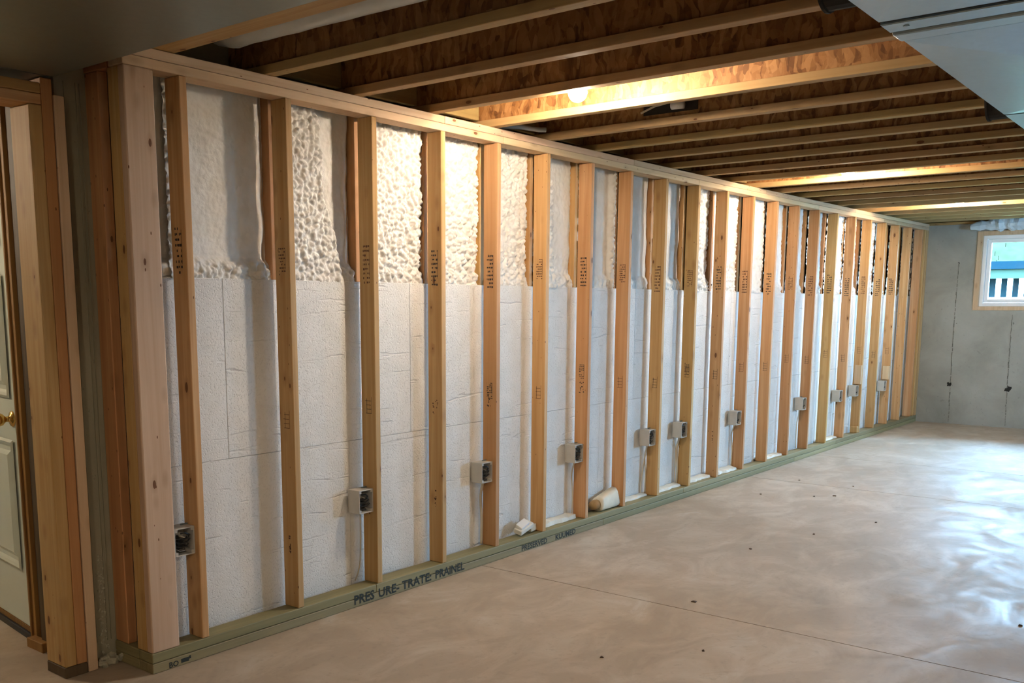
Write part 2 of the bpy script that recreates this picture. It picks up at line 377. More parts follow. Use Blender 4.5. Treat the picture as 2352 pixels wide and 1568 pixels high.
# ------------------------------------------------------------------ insulation on the wall: foam boards, spray foam, exterior studs
YB = .125; ZB = 1.648
def board(x0, x1, z0, z1, dy=0):
    o = box('foam_board', x0+.0008, x1-.0008, YB+dy, YB+.10, z0+.0007, z1-.0007, 'eps_foam', wl, .0018, 1); return o
vx = [-.232, .232, 1.45, 2.67, 3.89, 4.33, 5.55, 6.77, 7.99, 9.21, 10.43, XF-.002]
for k, (a, c) in enumerate(zip(vx, vx[1:])): board(a, c, .84, ZB, random.uniform(-.002, .002))
vx2 = [-.232, .98, 2.2, 3.42, 4.64, 5.86, 7.08, 8.3, 9.52, 10.74, XF-.002]
for k, (a, c) in enumerate(zip(vx2, vx2[1:])): board(a, c, .035, .84, random.uniform(-.002, .002))

def sstep(a, b, x):
    t = max(0, min(1, (x-a)/(b-a))); return t*t*(3-2*t)
def cell(p, s):
    d, _ = noise.voronoi(Vector(p)*s); return max(0, 1-d[0]*d[0]*2.2), d[1]-d[0]
def spray_panel(i, xa, xb, P):
    st = .0048 if i < 6 else (.007 if i < 12 else .010)
    nx = max(6, int((xb-xa)/st)); z0, z1 = ZB-.006, zs(xa)+.05; nz = int((z1-z0)/st)
    vs, fs = [], []
    yr, bw, ba, amp, flat = P['yr'], P['bw'], P['ba'], P['amp'], P['flat']
    for a in range(nz+1):
        z = z0+(z1-z0)*a/nz; hz = (z-ZB)/.85
        for c in range(nx+1):
            t = c/nx; x = xa+(xb-xa)*t
            q = (x, z, i*3.7)
            w1 = noise.noise(Vector((x*5, z*5, i*9.1)))*.5+noise.noise(Vector((x*13, z*13, i*5.5)))*.25
            warp = Vector((x+.012*noise.noise(Vector((x*14, z*14, 2+i))), z+.012*noise.noise(Vector((x*14, z*14, 9+i))), i*.37))
            c1, e1 = cell(warp, 33); c2, e2 = cell(warp+Vector((3, 1, 0)), 66)
            # thick bead beside the near stud: width varies with height
            bwz = bw*(1+P.get('taper', 0)*(1-hz))+.05*noise.noise(Vector((z*4.5, i*2.3, 1.0)))*P.get('wob', 1)
            bead = 1-sstep(bwz-.02, bwz+.018, x-xa) if bw > 0 else 0
            if bw > .9: bead = 1
            rb = P.get('rb', 0); beadr = sstep(xb-xa-rb-.015, xb-xa-rb+.02, x-xa) if rb else 0
            led = 1-sstep(.045, .10+.025*w1, z-ZB+.02*w1)       # ledge of foam on top of the boards
            m_ = max(bead, beadr*.8, led)
            y = yr-ba*max(bead, beadr*.9)*(1+.25*w1)
            y = min(y, yr-(yr-YB-.012)*led)
            y -= .012*w1
            rough = flat+(1-flat)*m_
            y -= amp*rough*(c1*.75+c2*.28)-amp*.3*rough
            if rb == 0: y += .022*sstep(.93, 1.0, t+.05*noise.noise(Vector((z*6, i*1.0, 4))))   # rolls back to the exterior stud
            vs.append((x, min(y, .283), z))
    for a in range(nz):
        for c in range(nx):
            k = a*(nx+1)+c; fs.append((k, k+1, k+nx+2, k+nx+1))
    cx, cz = (xa+xb)/2, z0
    vs = [(x-cx, y-.2, z-cz) for x, y, z in vs]
    return obj('spray_foam', (vs, [], fs), 'spray_foam', wl, T(cx, .2, cz), smooth=True)
BP = {-1: dict(yr=.185, bw=.02, ba=.03, amp=.012, flat=.1, rb=.04), 0: dict(yr=.165, bw=.085, ba=.036, amp=.020, flat=.14, taper=.4), 1: dict(yr=.170, bw=.23, ba=.042, amp=.020, flat=.14, taper=.75),
      2: dict(yr=.165, bw=1, ba=.02, amp=.026, flat=1), 3: dict(yr=.165, bw=1, ba=.02, amp=.026, flat=1), 4: dict(yr=.17, bw=1, ba=.02, amp=.022, flat=1),
      5: dict(yr=.158, bw=.16, ba=.03, amp=.022, flat=.3, taper=.6), 6: dict(yr=.160, bw=.13, ba=.03, amp=.022, flat=.18, rb=.05, taper=.5),
      7: dict(yr=.156, bw=.08, ba=.028, amp=.014, flat=.14), 8: dict(yr=.160, bw=.13, ba=.03, amp=.018, flat=.12, wob=2), 9: dict(yr=.158, bw=.26, ba=.05, amp=.03, flat=.6),
      10: dict(yr=.165, bw=1, ba=.02, amp=.024, flat=1)}
EX = [x-SW+.012+(0 if i < 6 else random.uniform(-.006, .02)) for i, x in enumerate(SR)]     # left faces of the exterior studs
for i in range(-1, len(SR)):
    xa = (EX[i]+.034 if i > 0 else SR[0]-.03) if i >= 0 else -.23; xb = EX[i+1]+.004 if i+1 < len(SR) else XF-.12
    if i == -1: xb = SR[0]-.005
    P = BP.get(i) or dict(yr=random.uniform(.15, .16), bw=random.choice([.08, .16, 1]), ba=.03, amp=.022, flat=.35)
    spray_panel(i+1 if i >= 0 else 30, xa, xb, P)
for i, x in enumerate(SR):                       # exterior studs half-buried in the foam
    if i: lumber('exterior_stud', (EX[i]+.02, .205, ZB), (EX[i]+.02, .205, zs(x)+.05), .04, .14, (1, 0, 0), 'pine', wl)

# ------------------------------------------------------------------ the stud wall
swl = empty('stud_wall', (0, .05, 0)); tag(swl, 'long unfinished pine stud wall on a green treated sill, running to the far corner', 'stud wall', kind='thing')
def sill(x0, x1, z0, z1, nm='sill_plate', dy=0):
    return lumber(nm, (x0, .05+dy, (z0+z1)/2), (x1, .05+dy, (z0+z1)/2), .10, z1-z0-.001, (0, 1, 0), 'treated', swl, .004)
lo_x = [-.286, 3.3, 6.9, XF-.004]; up_x = [-.286, 1.040, 4.52, 8.1, XF-.004]
low = [sill(a, c-.0015, 0, .0445) for a, c in zip(lo_x, lo_x[1:])]
upp = [sill(a, c-.0015, .0455, ZP) for a, c in zip(up_x, up_x[1:])]
sill_end = [lumber('sill_return', (-.243, .101, z), (-.243, .282, z), .086, .0435, (1, 0, 0), 'treated', swl, .004) for z in (.0222, .0672)]
def top_plate(x0, x1, k):
    za, zb = zs(x0)+.0195+k*.0395, zs(x1)+.0195+k*.0395
    return lumber('top_plate', (x0, .05, za), (x1, .05, zb), .10, .0385, (0, 1, 0), 'pine_pale', swl, .003)
for a, c in ((-.285, 2.11), (2.112, 4.6), (4.602, 7.2), (7.202, 9.3), (9.302, XF-.004)): top_plate(a, c, 0)
for a, c in ((-.285, 1.6), (1.602, 3.6), (3.602, 5.9), (5.902, 8.3), (8.302, XF-.004)): top_plate(a, c, 1)
studs = []
for i, x in enumerate(SR):
    tw = random.uniform(-.02, .02)
    s = lumber('stud', (x-SW/2, SD/2, ZP+.0005), (x-SW/2, SD/2, zs(x)-.0005), SW, SD, (1, 0, 0), 'pine', swl, .004, tw); studs.append(s)
lumber('corner_stud', (XF-.055, SD/2-.03, ZP), (XF-.055, SD/2-.03, zs(XF)), .10, .036, (1, 0, 0), 'pine', swl, .004)
lumber('corner_stud', (XF-.16, SD/2, ZP), (XF-.16, SD/2, zs(XF)), SW, SD, (1, 0, 0), 'pine', swl, .004)
# end post: a wide flat board, a stud behind it and one farther back against the concrete
lumber('end_board', (-.2165, .0215, ZP), (-.2165, .0215, 2.441), .133, .040, (1, 0, 0), 'pine_pale', swl, .006)
lumber('end_stud', (-.258, .0785, ZP), (-.258, .0785, 2.4405), .048, .07, (1, 0, 0), 'pine', swl, .004)
lumber('return_stud', (-.258, .236, ZP+.001), (-.258, .236, 2.441), .044, .096, (1, 0, 0), 'pine_red', swl, .004)
lumber('return_plate', (-.258, .115, 2.461), (-.258, .284, 2.461), .05, .038, (1, 0, 0), 'pine_red', swl, .003)

# grade stamps on the near faces of the studs (illegible smudged ink blocks)
def stamp(s, x, zc, hgt, wid, mat, seed, kind):
    R_ = random.Random(seed); rs = []
    if kind == 0:
        n = 9; rs.append((-wid/2, -hgt*.28, -wid/2+.0022, hgt*.42))
        for k in range(n):
            yk = hgt/2-hgt*(k+.5)/n; a = -wid/2
            while a < wid/2:
                l_ = R_.uniform(.005, .014)
                if R_.random() < .78: rs.append((a, yk-hgt/n*.26*R_.uniform(.5, 1.1), min(a+l_, wid/2), yk+hgt/n*.22))
                a += l_+R_.uniform(.002, .004)
    elif kind == 1:
        for k in range(4): rs.append((-wid/2+R_.uniform(0, .006), -hgt/2+k*hgt/4, wid/2-R_.uniform(0, .01), -hgt/2+k*hgt/4+.0025))
        rs.append((-wid/2, -hgt/2, -wid/2+.002, hgt/2)); rs.append((wid*.2, -hgt/2, wid*.2+.003, hgt*.4))
    else:
        for k in range(10):
            a, c_ = R_.uniform(-wid/2, wid/2-.01), R_.uniform(-hgt/2, hgt/2); rs.append((a, c_, a+R_.uniform(.004, .014), c_+R_.uniform(.003, .009)))
    # local x -> world y, local y -> world z, normal -> -x
    M = Matrix(((0, 0, -1, x-SW-.0009), (1, 0, 0, SD/2), (0, 1, 0, zc), (0, 0, 0, 1)))
    b = rects(bmesh.new(), rs, M); bmesh.ops.recalc_face_normals(b, faces=b.faces[:])
    tag(obj('grade_stamp', b, mat, s), kind='stuff')
for i, s in enumerate(studs[:20]):
    faint = i in (1, 5, 7, 9, 13)
    stamp(s, SR[i], 1.735+random.uniform(-.02, .02), .20 if not faint else .13, .046, 'ink_brown' if faint or i % 3 == 2 else 'ink', 40+i, 0)
    if i >= 1: stamp(s, SR[i], .985+random.uniform(-.03, .05), .085, .046, 'ink_brown' if i % 2 else 'ink', 80+i, 2 if i in (3, 4, 6) else 1)
    if i in (4, 6, 9): stamp(s, SR[i], 1.03+(.06 if i == 6 else 0), .10, .04, 'ink', 120+i, 0)
    if i in (1, 2, 3, 10): stamp(s, SR[i], .40+random.uniform(-.08, .1), .10, .016, 'ink_brown', 160+i, 2)
# stencilled words on the sill
MT = lambda x, z: Matrix(((1, 0, 0, x), (0, 0, -1, -.0008), (0, 1, 0, z), (0, 0, 0, 1)))
for words, par, x0, z0, size, wide in (('PRES', upp[0], .875, .016, .068, 1.05), ('URE- TRATE:', upp[1], 1.052, .014, .066, 1.14), ('PRAINEL', upp[1], 1.505, .014, .066, 1.02),
                                   ('PRESERVED', low[0], 2.325, .008, .05, 1.12), ('KUUMED', low[0], 2.70, .008, .05, 1.18), ('BO', low[0], -.21, .006, .035, 1.0)):
    b = text_mesh(words, size, MT(x0, z0) @ Matrix.Diagonal((wide, 1, 1, 1))); obj('stencil_lettering', b, 'ink_green', par)
b = rects(bmesh.new(), [(-.15, .012, -.11, .030), (-.11, .02, -.10, .034)], MT(0, 0)); obj('stencil_lettering', b, 'ink_green', low[0])

# ------------------------------------------------------------------ framed doorway on the left: jack, king, packer, header
dw = empty('doorway_frame', (-.49, .31, 0)); tag(dw, 'bundle of pine door studs on a dark base block at far left', 'door frame', kind='thing')
box('base_block', -.541, -.443, .236, .388, 0, .046, 'treated_dark', dw, .003)
lumber('jack_stud', (-.5145, .312, .047), (-.5145, .312, 2.285), .051, .152, (1, 0, 0), 'pine', dw, .005)
lumber('king_stud', (-.4655, .312, .047), (-.4655, .312, 2.388), .045, .150, (1, 0, 0), 'pine_red', dw, .004)
lumber('packing_strip', (-.419, .255, .002), (-.419, .255, 2.33), .042, .046, (1, 0, 0), 'pine_pale', dw, .004)
lumber('header', (-.489, .312, 2.306), (-1.745, .312, 2.306), .150, .040, (0, 1, 0), 'pine', dw, .004)
lumber('header', (-.489, .312, 2.347), (-1.745, .312, 2.347), .150, .040, (0, 1, 0), 'pine_red', dw, .004)
tag(box('trim_1', -.455, -.412, .60, .74, 0, .045, 'jamb_wood', None, .003), kind='structure')
b = bmesh.new()
for k in range(26):
    a = random.random(); M = T(-.385+.115*a+random.uniform(-.01, .01), .262+random.uniform(-.02, .015)-.01*a, random.uniform(.005, .03)) @ Matrix.Rotation(random.uniform(0, 6), 4, Vector((random.random(), random.random(), 1))) ; s_ = random.uniform(.008, .024)
    bx(b, -s_, s_, -s_*.7, s_*.7, -s_*.5, s_*.6, .004, 1, M)
o = obj('mortar_rubble', b, 'rubble'); tag(o, 'crumbled mortar rubble on the floor between the two post bundles', 'rubble', kind='stuff')
b = bmesh.new()                                        # rough vertical seam in the bare concrete strip
for k in range(90):
    z = .05+.43*(k/90)**1.0; s_ = random.uniform(.002, .008); M = T(-.335+random.uniform(-.012, .014)*(1.6-z), .284, z) @ Matrix.Rotation(random.uniform(0, 3), 4, 'Y'); bx(b, -s_*.6, s_*.6, -.002, .003, -s_, s_, .001, 1, M)
obj('mortar_seam', b, 'rubble', wl)
for xk, wv in ((-.372, .003), (-.322, .006), (-.305, .004)): box('form_ridge', xk, xk+wv, .279, .286, .1, 2.4, 'old_concrete', wl)

# ------------------------------------------------------------------ the white panelled door in the hall
D0 = Vector((-.3915, .800, 0)); D1 = Vector((-.335, 1.253, 0)); dd = (D1-D0).normalized(); nn = Vector((-dd.y, dd.x, 0))  # nn points to the hall (-x)
DM = Matrix(((dd.x, nn.x, 0, D0.x), (dd.y, nn.y, 0, D0.y), (0, 0, 1, 0), (0, 0, 0, 1)))
d1 = empty('door_1', D0); tag(d1, kind='structure')
def dbox(nm, u0, u1, v0, v1, z0, z1, mat, par, bev=0): b = bmesh.new(); bx(b, u0, u1, v0, v1, z0, z1, bev, 2); return obj(nm, b, mat, par, DM)
leaf = dbox('door_leaf', .0, .98, -.045, 0, .055, 2.42, 'door_paint', d1, .002)
for (za, zb) in ((.315, .925), (1.115, 1.66), (1.79, 2.28)):
    for (ua, ub) in ((.075, .43), (.53, .89)):
        b = bmesh.new(); n = 5; pr = [(0, 0), (.012, .007), (.024, .002), (.036, -.007), (.055, -.007), (.075, .004)]
        rings = [[b.verts.new((u, v, z)) for u, z in ((ua+d_, za+d_), (ub-d_, za+d_), (ub-d_, zb-d_), (ua+d_, zb-d_))] for d_, v in pr]
        for A, B in zip(rings, rings[1:]):
            for k in range(4): b.faces.new((A[k], A[(k+1) % 4], B[(k+1) % 4], B[k]))
        b.faces.new(rings[-1]); b.transform(T(0, .0075, 0)); bmesh.ops.recalc_face_normals(b, faces=b.faces[:]); obj('panel', b, 'door_paint', leaf, DM)
b = bmesh.new(); KM = T(.075, 0, 1.022) @ Matrix.Rotation(-math.pi/2, 4, 'X')
lathe(b, [(.036, 0), (.036, .004), (.030, .010), (.014, .014), (.012, .030), (.017, .036), (.027, .046), (.030, .058), (.028, .070), (.018, .077), (.004, .079)], 24, KM)
obj('knob', b, 'brass', leaf, DM, smooth=True)
dbox('door_jamb', -.055, -.004, -.09, .006, .0, 2.44, 'jamb_wood', d1, .003)
dbox('door_jamb', -.115, -.057, -.09, -.012, .0, 2.44, 'treated_dark', d1, .003)
dbox('door_stop', -.02, -.004, .006, .016, .0, 2.44, 'jamb_wood', d1, .002)
tag(box('gap_shade_board', -.426, -.4105, .392, .655, 0, 2.44, 'treated_dark'), kind='structure')  # added board; its dark colour stands in for the shaded gap beside the jack
dbox('threshold', -.005, .98, -.10, .016, .0, .03, 'black_rubber', d1, .003)
dbox('door_sweep', .0, .98, -.04, .004, .031, .054, 'jamb_wood', d1)
tag(box('wall_hall_door', -.40, -.33, .651, .70, 0, ZC, 'treated_dark'), kind='structure')

# ------------------------------------------------------------------ outlet boxes on the studs and their cables
ords = ['first', 'second', 'third', 'fourth', 'fifth', 'sixth', 'seventh', 'eighth', 'ninth', 'tenth', 'eleventh', 'twelfth', 'thirteenth', 'fourteenth', 'fifteenth', 'sixteenth', 'seventeenth', 'eighteenth', 'nineteenth', 'twentieth', 'twenty-first']
def outlet(si, z0, label, full=True, dx=0):
    xr = SR[si]-SW-.001+dx; w, h_, d, t = .101, .122, .082, .005; y0 = .024; z0 -= .010
    e = empty('outlet_box', (xr-w/2, y0+d/2, z0)); tag(e, label, 'outlet box', 'outlet boxes on the studs')
    b = bmesh.new()
    bx(b, xr-w, xr, y0+d-t, y0+d, z0, z0+h_); bx(b, xr-w, xr-w+t, y0, y0+d-t, z0, z0+h_, .0015); bx(b, xr-t, xr, y0, y0+d-t, z0, z0+h_, .0015)
    bx(b, xr-w+t, xr-t, y0, y0+d-t, z0, z0+t, .001); bx(b, xr-w+t, xr-t, y0, y0+d-t, z0+h_-t, z0+h_, .001)
    for sx in (xr-w+.011, xr-.011):
        for sz in (z0+.011, z0+h_-.011): bx(b, sx-.007, sx+.007, y0+.002, y0+.05, sz-.007, sz+.007, .001)
    obj('body', b, 'box_plastic', e)
    b = bmesh.new(); R_ = random.Random(si)
    for k in range(4 if full else 2):
        zc = z0+.03+.017*k; pts = [(xr-w*.5+R_.uniform(-.03, .03), y0+.074, zc)]
        for j in range(7): a = j/6*math.pi*1.7+k; pts.append((xr-w*.5+.026*math.cos(a)+R_.uniform(-.006, .006), y0+.03+.02*math.sin(a*.7), zc+.016*math.sin(a)))
        tube(b, pts, .0042, 6)
    bx(b, xr-w*.62, xr-w*.3, y0+.035, y0+.07, z0+.022, z0+.06, .004)
    obj('wiring', b, 'black_device', e)
    if full:
        b = bmesh.new(); tube(b, [(xr-w*.45, y0+.07, z0+.07), (xr-w*.45, y0+.035, z0+.078), (xr-w*.3, y0+.03, z0+.07), (xr-w*.25, y0+.05, z0+.06)], .003, 6); obj('bare_wire', b, 'cable_white', e)
    for zc in (z0-.004, z0+h_+.004): obj('nail', tube(bmesh.new(), [(xr-w*.35, y0+d*.62, zc), (xr, y0+d*.62, zc)], .0035, 6), 'galvanised', e)
    return xr-w, xr, z0
bl_ = [(0, .480, 'white outlet box half hidden behind the corner end board', 0), (2, .482, 'white open outlet box on the third stud from the corner post, wiring inside', 0), (4, .497, 'white outlet box on the fifth stud, white cable dropping below it', 0),
       (6, .492, 'white outlet box on the seventh stud, just left of the foam scrap roll', 0), (8, .492, 'white outlet box on the ninth stud, just right of the foam scrap roll', 0), (9, .498, 'white outlet box on the tenth stud, two cables meeting below it', 0),
       (11, .50, 'white outlet box on the twelfth stud along the wall', 0), (14, .50, 'white outlet box on the fifteenth stud with a thin wavy cable', 0), (16, .50, 'pale outlet box on the seventeenth stud toward the far corner', 0),
       (17, .52, 'pale outlet box under a cream wood scrap on the eighteenth stud', 0), (19, .51, 'pale outlet box nearest the far concrete wall', 0)]
for si, z0, lb, dx in bl_: outlet(si, z0, lb, si < 10, dx)
def cable(si, pts, label, r=.0055):
    b = bmesh.new()
    P = [Vector(p) for p in pts]; Q = []
    for k in range(len(P)-1):
        p0, p1, p2, p3 = P[max(k-1, 0)], P[k], P[k+1], P[min(k+2, len(P)-1)]
        for j in range(5):
            t = j/5; Q.append(.5*((2*p1)+(-p0+p2)*t+(2*p0-5*p1+4*p2-p3)*t*t+(-p0+3*p1-3*p2+p3)*t**3))
    Q.append(P[-1]); tube(b, [q for q in Q], r, 6); o = obj('power_cable', b, 'cable_white', None, smooth=True)
    tag(o, label, 'cable', 'cables below the outlet boxes'); return o
for si, lb, dbl in ((2, 'thin cable curving down the third stud into the sill', 0), (4, 'white cable running from the fifth-stud outlet box down to the sill', 1), (6, 'thin white cable below the seventh-stud outlet box', 0), (8, 'pair of cream cables below the ninth-stud outlet box, left strand', 2),
                    (9, 'cream cable below the tenth-stud outlet box', 1), (11, 'cream cable below the twelfth-stud outlet box', 0), (14, 'thin wavy white cable below the fifteenth-stud outlet box', 3)):
    xl = SR[si]-SW; yb = .108 if si != 14 else .10
    if si == 2: pts = [(xl-.012, .112, .47), (xl-.012, .113, .30), (xl-.02, .114, .17), (xl-.05, .118, ZP+.006)]
    elif dbl == 3: pts = [(xl-.02, .09, .5), (xl-.015, .095, .42), (xl-.03, .1, .36), (xl-.04, .1, .22), (xl-.03, .1, ZP+.006)]
    else: pts = [(xl-.03, .055, .49), (xl-.016, .072, .45), (xl-.010, .088, .38), (xl-.014, .096, .25), (xl-.012, .10, ZP+.006)]
    pts = [(a, b+.02 if b < .09 else b, c) for a, b, c in pts]; cable(si, pts, lb, .0035 if si == 2 else (.0085 if dbl == 1 else .0055))
    if si == 8: cable(si, [(xl-.045, .075, .49), (xl-.03, .09, .42), (xl-.025, .108, .33), (xl-.05, .112, .2), (xl-.055, .112, ZP+.006)], 'pair of cream cables below the ninth-stud outlet box, right strand nearer the stud')
    if si == 9: cable(si, [(xl-.075, .105, .46), (xl-.04, .108, .40), (xl-.026, .108, .34), (xl-.028, .11, .2), (xl-.026, .11, ZP+.006)], 'thin cable bending out left below the tenth-stud outlet box', .004)
# cream wood scraps above two far boxes, small block at the eighteenth stud
for si, z0, z1, lb in ((17, .645, .86, 'cream wood scrap above the outlet box on the eighteenth stud'), (19, .635, .80, 'thin pale wood scrap above the outlet box nearest the far wall')):
    o = box('wood_scrap', SR[si]-SW-.030, SR[si]-SW-.001, .0, .075, z0, z1, 'pine_pale', None, .003); tag(o, lb, 'wood scrap')
o = box('wood_block', SR[17]-SW-.055, SR[17]-SW-.002, .0, .08, ZP+.001, ZP+.075, 'pine', None, .006); tag(o, 'small pine block on the sill against the eighteenth stud', 'wood block')

# ------------------------------------------------------------------ scraps lying on the sill
def strip(x0, x1, y0, y1, h_, label, tilt=.0, seed=0):
    R_ = random.Random(seed); n = 10; b = bmesh.new(); rows = []
    for k in range(n+1):
        t = k/n; x = x0+(x1-x0)*t; w = (y1-y0)*(.8+.25*R_.random()); yy = y1-.002+tilt*(1-t)*0
        rows.append([b.verts.new((x, yy-w, ZP+.001)), b.verts.new((x, yy-w+.006, ZP+h_*(.5+.4*R_.random()))), b.verts.new((x, yy-.004, ZP+h_*(.8+.3*R_.random()))), b.verts.new((x, yy, ZP+.001))])
    for A, B in zip(rows, rows[1:]):
        for k in range(4): b.faces.new((A[k], B[k], B[(k+1) % 4], A[(k+1) % 4]))
    b.faces.new(rows[0]); b.faces.new(rows[-1][::-1]); bmesh.ops.recalc_face_normals(b, faces=b.faces[:])
    o = obj('foam_strip', b, 'scrap_foam'); tag(o, label, 'foam strip', 'white foam strips on the sill'); return o
for k, (i, y0, h_) in enumerate(((5, .05, .034), (7, .06, .022), (8, .045, .026), (9, .04, .024), (10, .03, .03), (12, .04, .025), (15, .05, .02))):
    strip(SR[i]+.004, SR[i+1]-SW-.03, y0, .122, h_, 'white foam strip lying on the sill between the %s and %s studs' % (ords[i], ords[i+1]), seed=k)
e = empty('foam_scrap', (2.42, .06, ZP)); tag(e, 'crumpled white foam scrap on the sill left of the sixth stud', 'scrap')
b = bmesh.new(); bx(b, -.07, .07, -.03, .03, 0, .035, .006, 2, T(2.42, .055, ZP+.03) @ Matrix.Rotation(-.25, 4, 'Y') @ Matrix.Rotation(.3, 4, 'X')); obj('foam_piece', b, 'scrap_foam', e)
b = bmesh.new(); bx(b, -.045, .045, -.025, .025, 0, .022, .004, 2, T(2.40, .05, ZP+.062) @ Matrix.Rotation(-.3, 4, 'Y') @ Matrix.Rotation(.5, 4, 'X')); obj('foam_piece', b, 'white_vinyl', e)
b = bmesh.new(); bx(b, -.03, .03, -.02, .02, 0, .045, .005, 2, T(2.515, .06, ZP+.008) @ Matrix.Rotation(-.1, 4, 'Y')); obj('torn_end', b, 'scrap_paper', e)
# rolled scrap
e = empty('foam_roll', (3.43, .06, ZP)); tag(e, 'cream foam roll with a torn brown end, on the sill by the eighth stud', 'foam scrap')
b = bmesh.new(); n = 14; P = []
for k in range(9):
    t = k/8; cx = 3.315+.225*t; hh = .045+.026*t; ww = .044; zc = ZP+hh+.003
    P.append([b.verts.new((cx+.02*math.sin(a*2)*(t > .9), .062+ww*(abs(math.cos(a))**.55)*(1 if math.cos(a) > 0 else -1)*(1+.03*noise.noise(Vector((t*5, a, 1)))), zc+hh*(abs(math.sin(a))**.55)*(1 if math.sin(a) > 0 else -1)*(1+.06*noise.noise(Vector((t*4, a, 3)))))) for a in [2*math.pi*j/n for j in range(n)]])
for A, B in zip(P, P[1:]):
    for j in range(n): b.faces.new((A[j], A[(j+1) % n], B[(j+1) % n], B[j]))
b.faces.new(P[-1]); b.faces.new(P[0][::-1]); obj('roll_body', b, 'scrap_paper', e, smooth=True)
b = bmesh.new(); tube(b, [(3.255, .07, ZP+.048), (3.29, .068, ZP+.050), (3.325, .066, ZP+.05)], [.030, .036, .034], 12); obj('torn_end', b, 'cardboard', e, smooth=True)

# ------------------------------------------------------------------ ceiling lamps
def lamp(x, y, z, label):
    e = empty('ceiling_lamp', (x, y, z+.16)); tag(e, label, 'ceiling lamp', 'bare bulb ceiling lamps')
    b = bmesh.new(); bx(b, x-.26, x+.26, y-.045, y+.045, z+.135, z+.17, .003); obj('mounting_board', b, 'pine', e)
    b = bmesh.new(); lathe(b, [(.055, .135), (.068, .128), (.07, .115), (.058, .10), (.040, .088), (.036, .062), (.030, .060)], 24, T(x, y, z)); obj('lampholder', b, 'porcelain', e, smooth=True)
    b = bmesh.new(); pr = [(.016, .066), (.022, .055)]+[(.046*math.cos(a)+.0, -.004+.046*math.sin(a)) for a in [math.radians(q) for q in (55, 30, 0, -30, -55, -78)]]
    lathe(b, pr, 14, T(x, y, z)); obj('bulb', b, 'bulb_lit', e, smooth=True)
LAMPS = [(1.61, -.825, 2.537, 'lit bare bulb lamp nearest the camera, between the ceiling joists'), (5.40, -.86, 2.545, 'middle of the three lit bare bulb lamps between the joists'), (8.47, -.97, 2.575, 'farthest lit bare bulb lamp, near the far window')]
for L in LAMPS: lamp(*L)
lamp(-.6, -4.6, 2.50, 'added bare bulb fill lamp, out of view over the right of the near end')  # unseen bulb, added to brighten the stud fronts more than their sides
lamp(-3.6, -3.0, 2.42, 'added bare bulb fill lamp, out of view in the near end behind the camera')  # unseen bulb, added as warm fill from behind the camera
lamp(-1.45, 2.45, 2.40, 'lit bare bulb lamp in the hall by the panelled door')

# ------------------------------------------------------------------ ducts and services under the joists
e = empty('supply_duct', (2.2, -3.05, 2.3)); tag(e, 'galvanised rectangular air duct hanging below the joists at upper right', 'duct')
def duct_sec(nm, x0, x1, y0, y1, z0, z1, par, mat='galvanised', bulge=.012):
    """sheet metal trunk section, its bottom cross-broken from corner to corner"""
    b = bmesh.new(); lo_ = [b.verts.new(p) for p in ((x0, y0, z0), (x1, y0, z0), (x1, y1, z0), (x0, y1, z0))]; t = [b.verts.new((v.co.x, v.co.y, z1)) for v in lo_]
    c = b.verts.new(((x0+x1)/2, (y0+y1)/2, z0-bulge))
    for k in range(4):
        b.faces.new((lo_[(k+1) % 4], lo_[k], c)); b.faces.new((lo_[k], lo_[(k+1) % 4], t[(k+1) % 4], t[k]))
    b.faces.new(t); return obj(nm, b, mat, par)
DY0, DY1 = -3.75, -2.565
duct_sec('duct_section', -2.0, .438, DY0, DY1, 2.30, 2.50, e, bulge=.035); duct_sec('duct_section', .682, 2.102, DY0, DY1, 2.30, 2.50, e, bulge=.05); duct_sec('duct_section', 2.125, 6.5, DY0, DY1, 2.30, 2.50, e)
box('joint_band', .462, .550, DY0-.003, DY1+.004, 2.296, 2.505, 'galvanised', e, .003); box('joint_band', .568, .656, DY0-.003, DY1+.004, 2.292, 2.505, 'galvanised', e, .008, 2)
box('joint_gasket', .440, .680, DY0+.004, DY1-.006, 2.304, 2.49, 'black_rubber', e); box('joint_gasket', 2.10, 2.13, DY0+.004, DY1-.006, 2.304, 2.49, 'black_rubber', e)
for (sx, sy) in ((.50, -2.62), (.53, -2.98), (.51, -3.4)):
    b = bmesh.new(); lathe(b, [(.009, 0), (.008, -.003), (.003, -.004)], 10, T(sx, sy, 2.296)); obj('screw', b, 'galvanised', e)
for cx in (.32, 2.30):
    b = bmesh.new(); n = 24
    lathe(b, [(.088, 0), (.088, .08), (.093, .082), (.093, .09), (.085, .092)], n, T(cx-.05, DY1, 2.396) @ Matrix.Rotation(-math.pi/2, 4, 'X')); obj('takeoff_collar', b, 'dark_hole', e, smooth=False)
e = empty('return_duct', (-1.5, -1.5, 2.39)); tag(e, 'wide grey sheet metal duct overhead at upper left', 'duct')
duct_sec('duct_section', -4.6, -.452, -2.45, .205, 2.39, 2.72, e, 'galvanised_shaded', bulge=.01); duct_sec('duct_section', -1.7, -.452, .222, .44, 2.391, 2.72, e, 'galvanised_shaded', bulge=.001)
box('joint_band', -4.6, -.455, .200, .226, 2.396, 2.72, 'black_rubber', e)
# vinyl-wrapped flexible duct in the first joist bay
b = bmesh.new(); pts = []; rr = []
for k in range(40):
    t = k/39; y = .10-3.6*t; pts.append((.238+.014*math.sin(t*9), y, 2.668+.014*math.sin(t*7+1)+.03*t)); rr.append((.060 if k == 0 else .084)*(1+.05*noise.noise(Vector((k*.7, 0, 0)))))
tube(b, pts, rr, 16); o = obj('flexible_duct', b, 'white_wrap', None, smooth=True); tag(o, 'white wrapped flexible duct with a rounded end in the first joist bay', 'flexible duct')
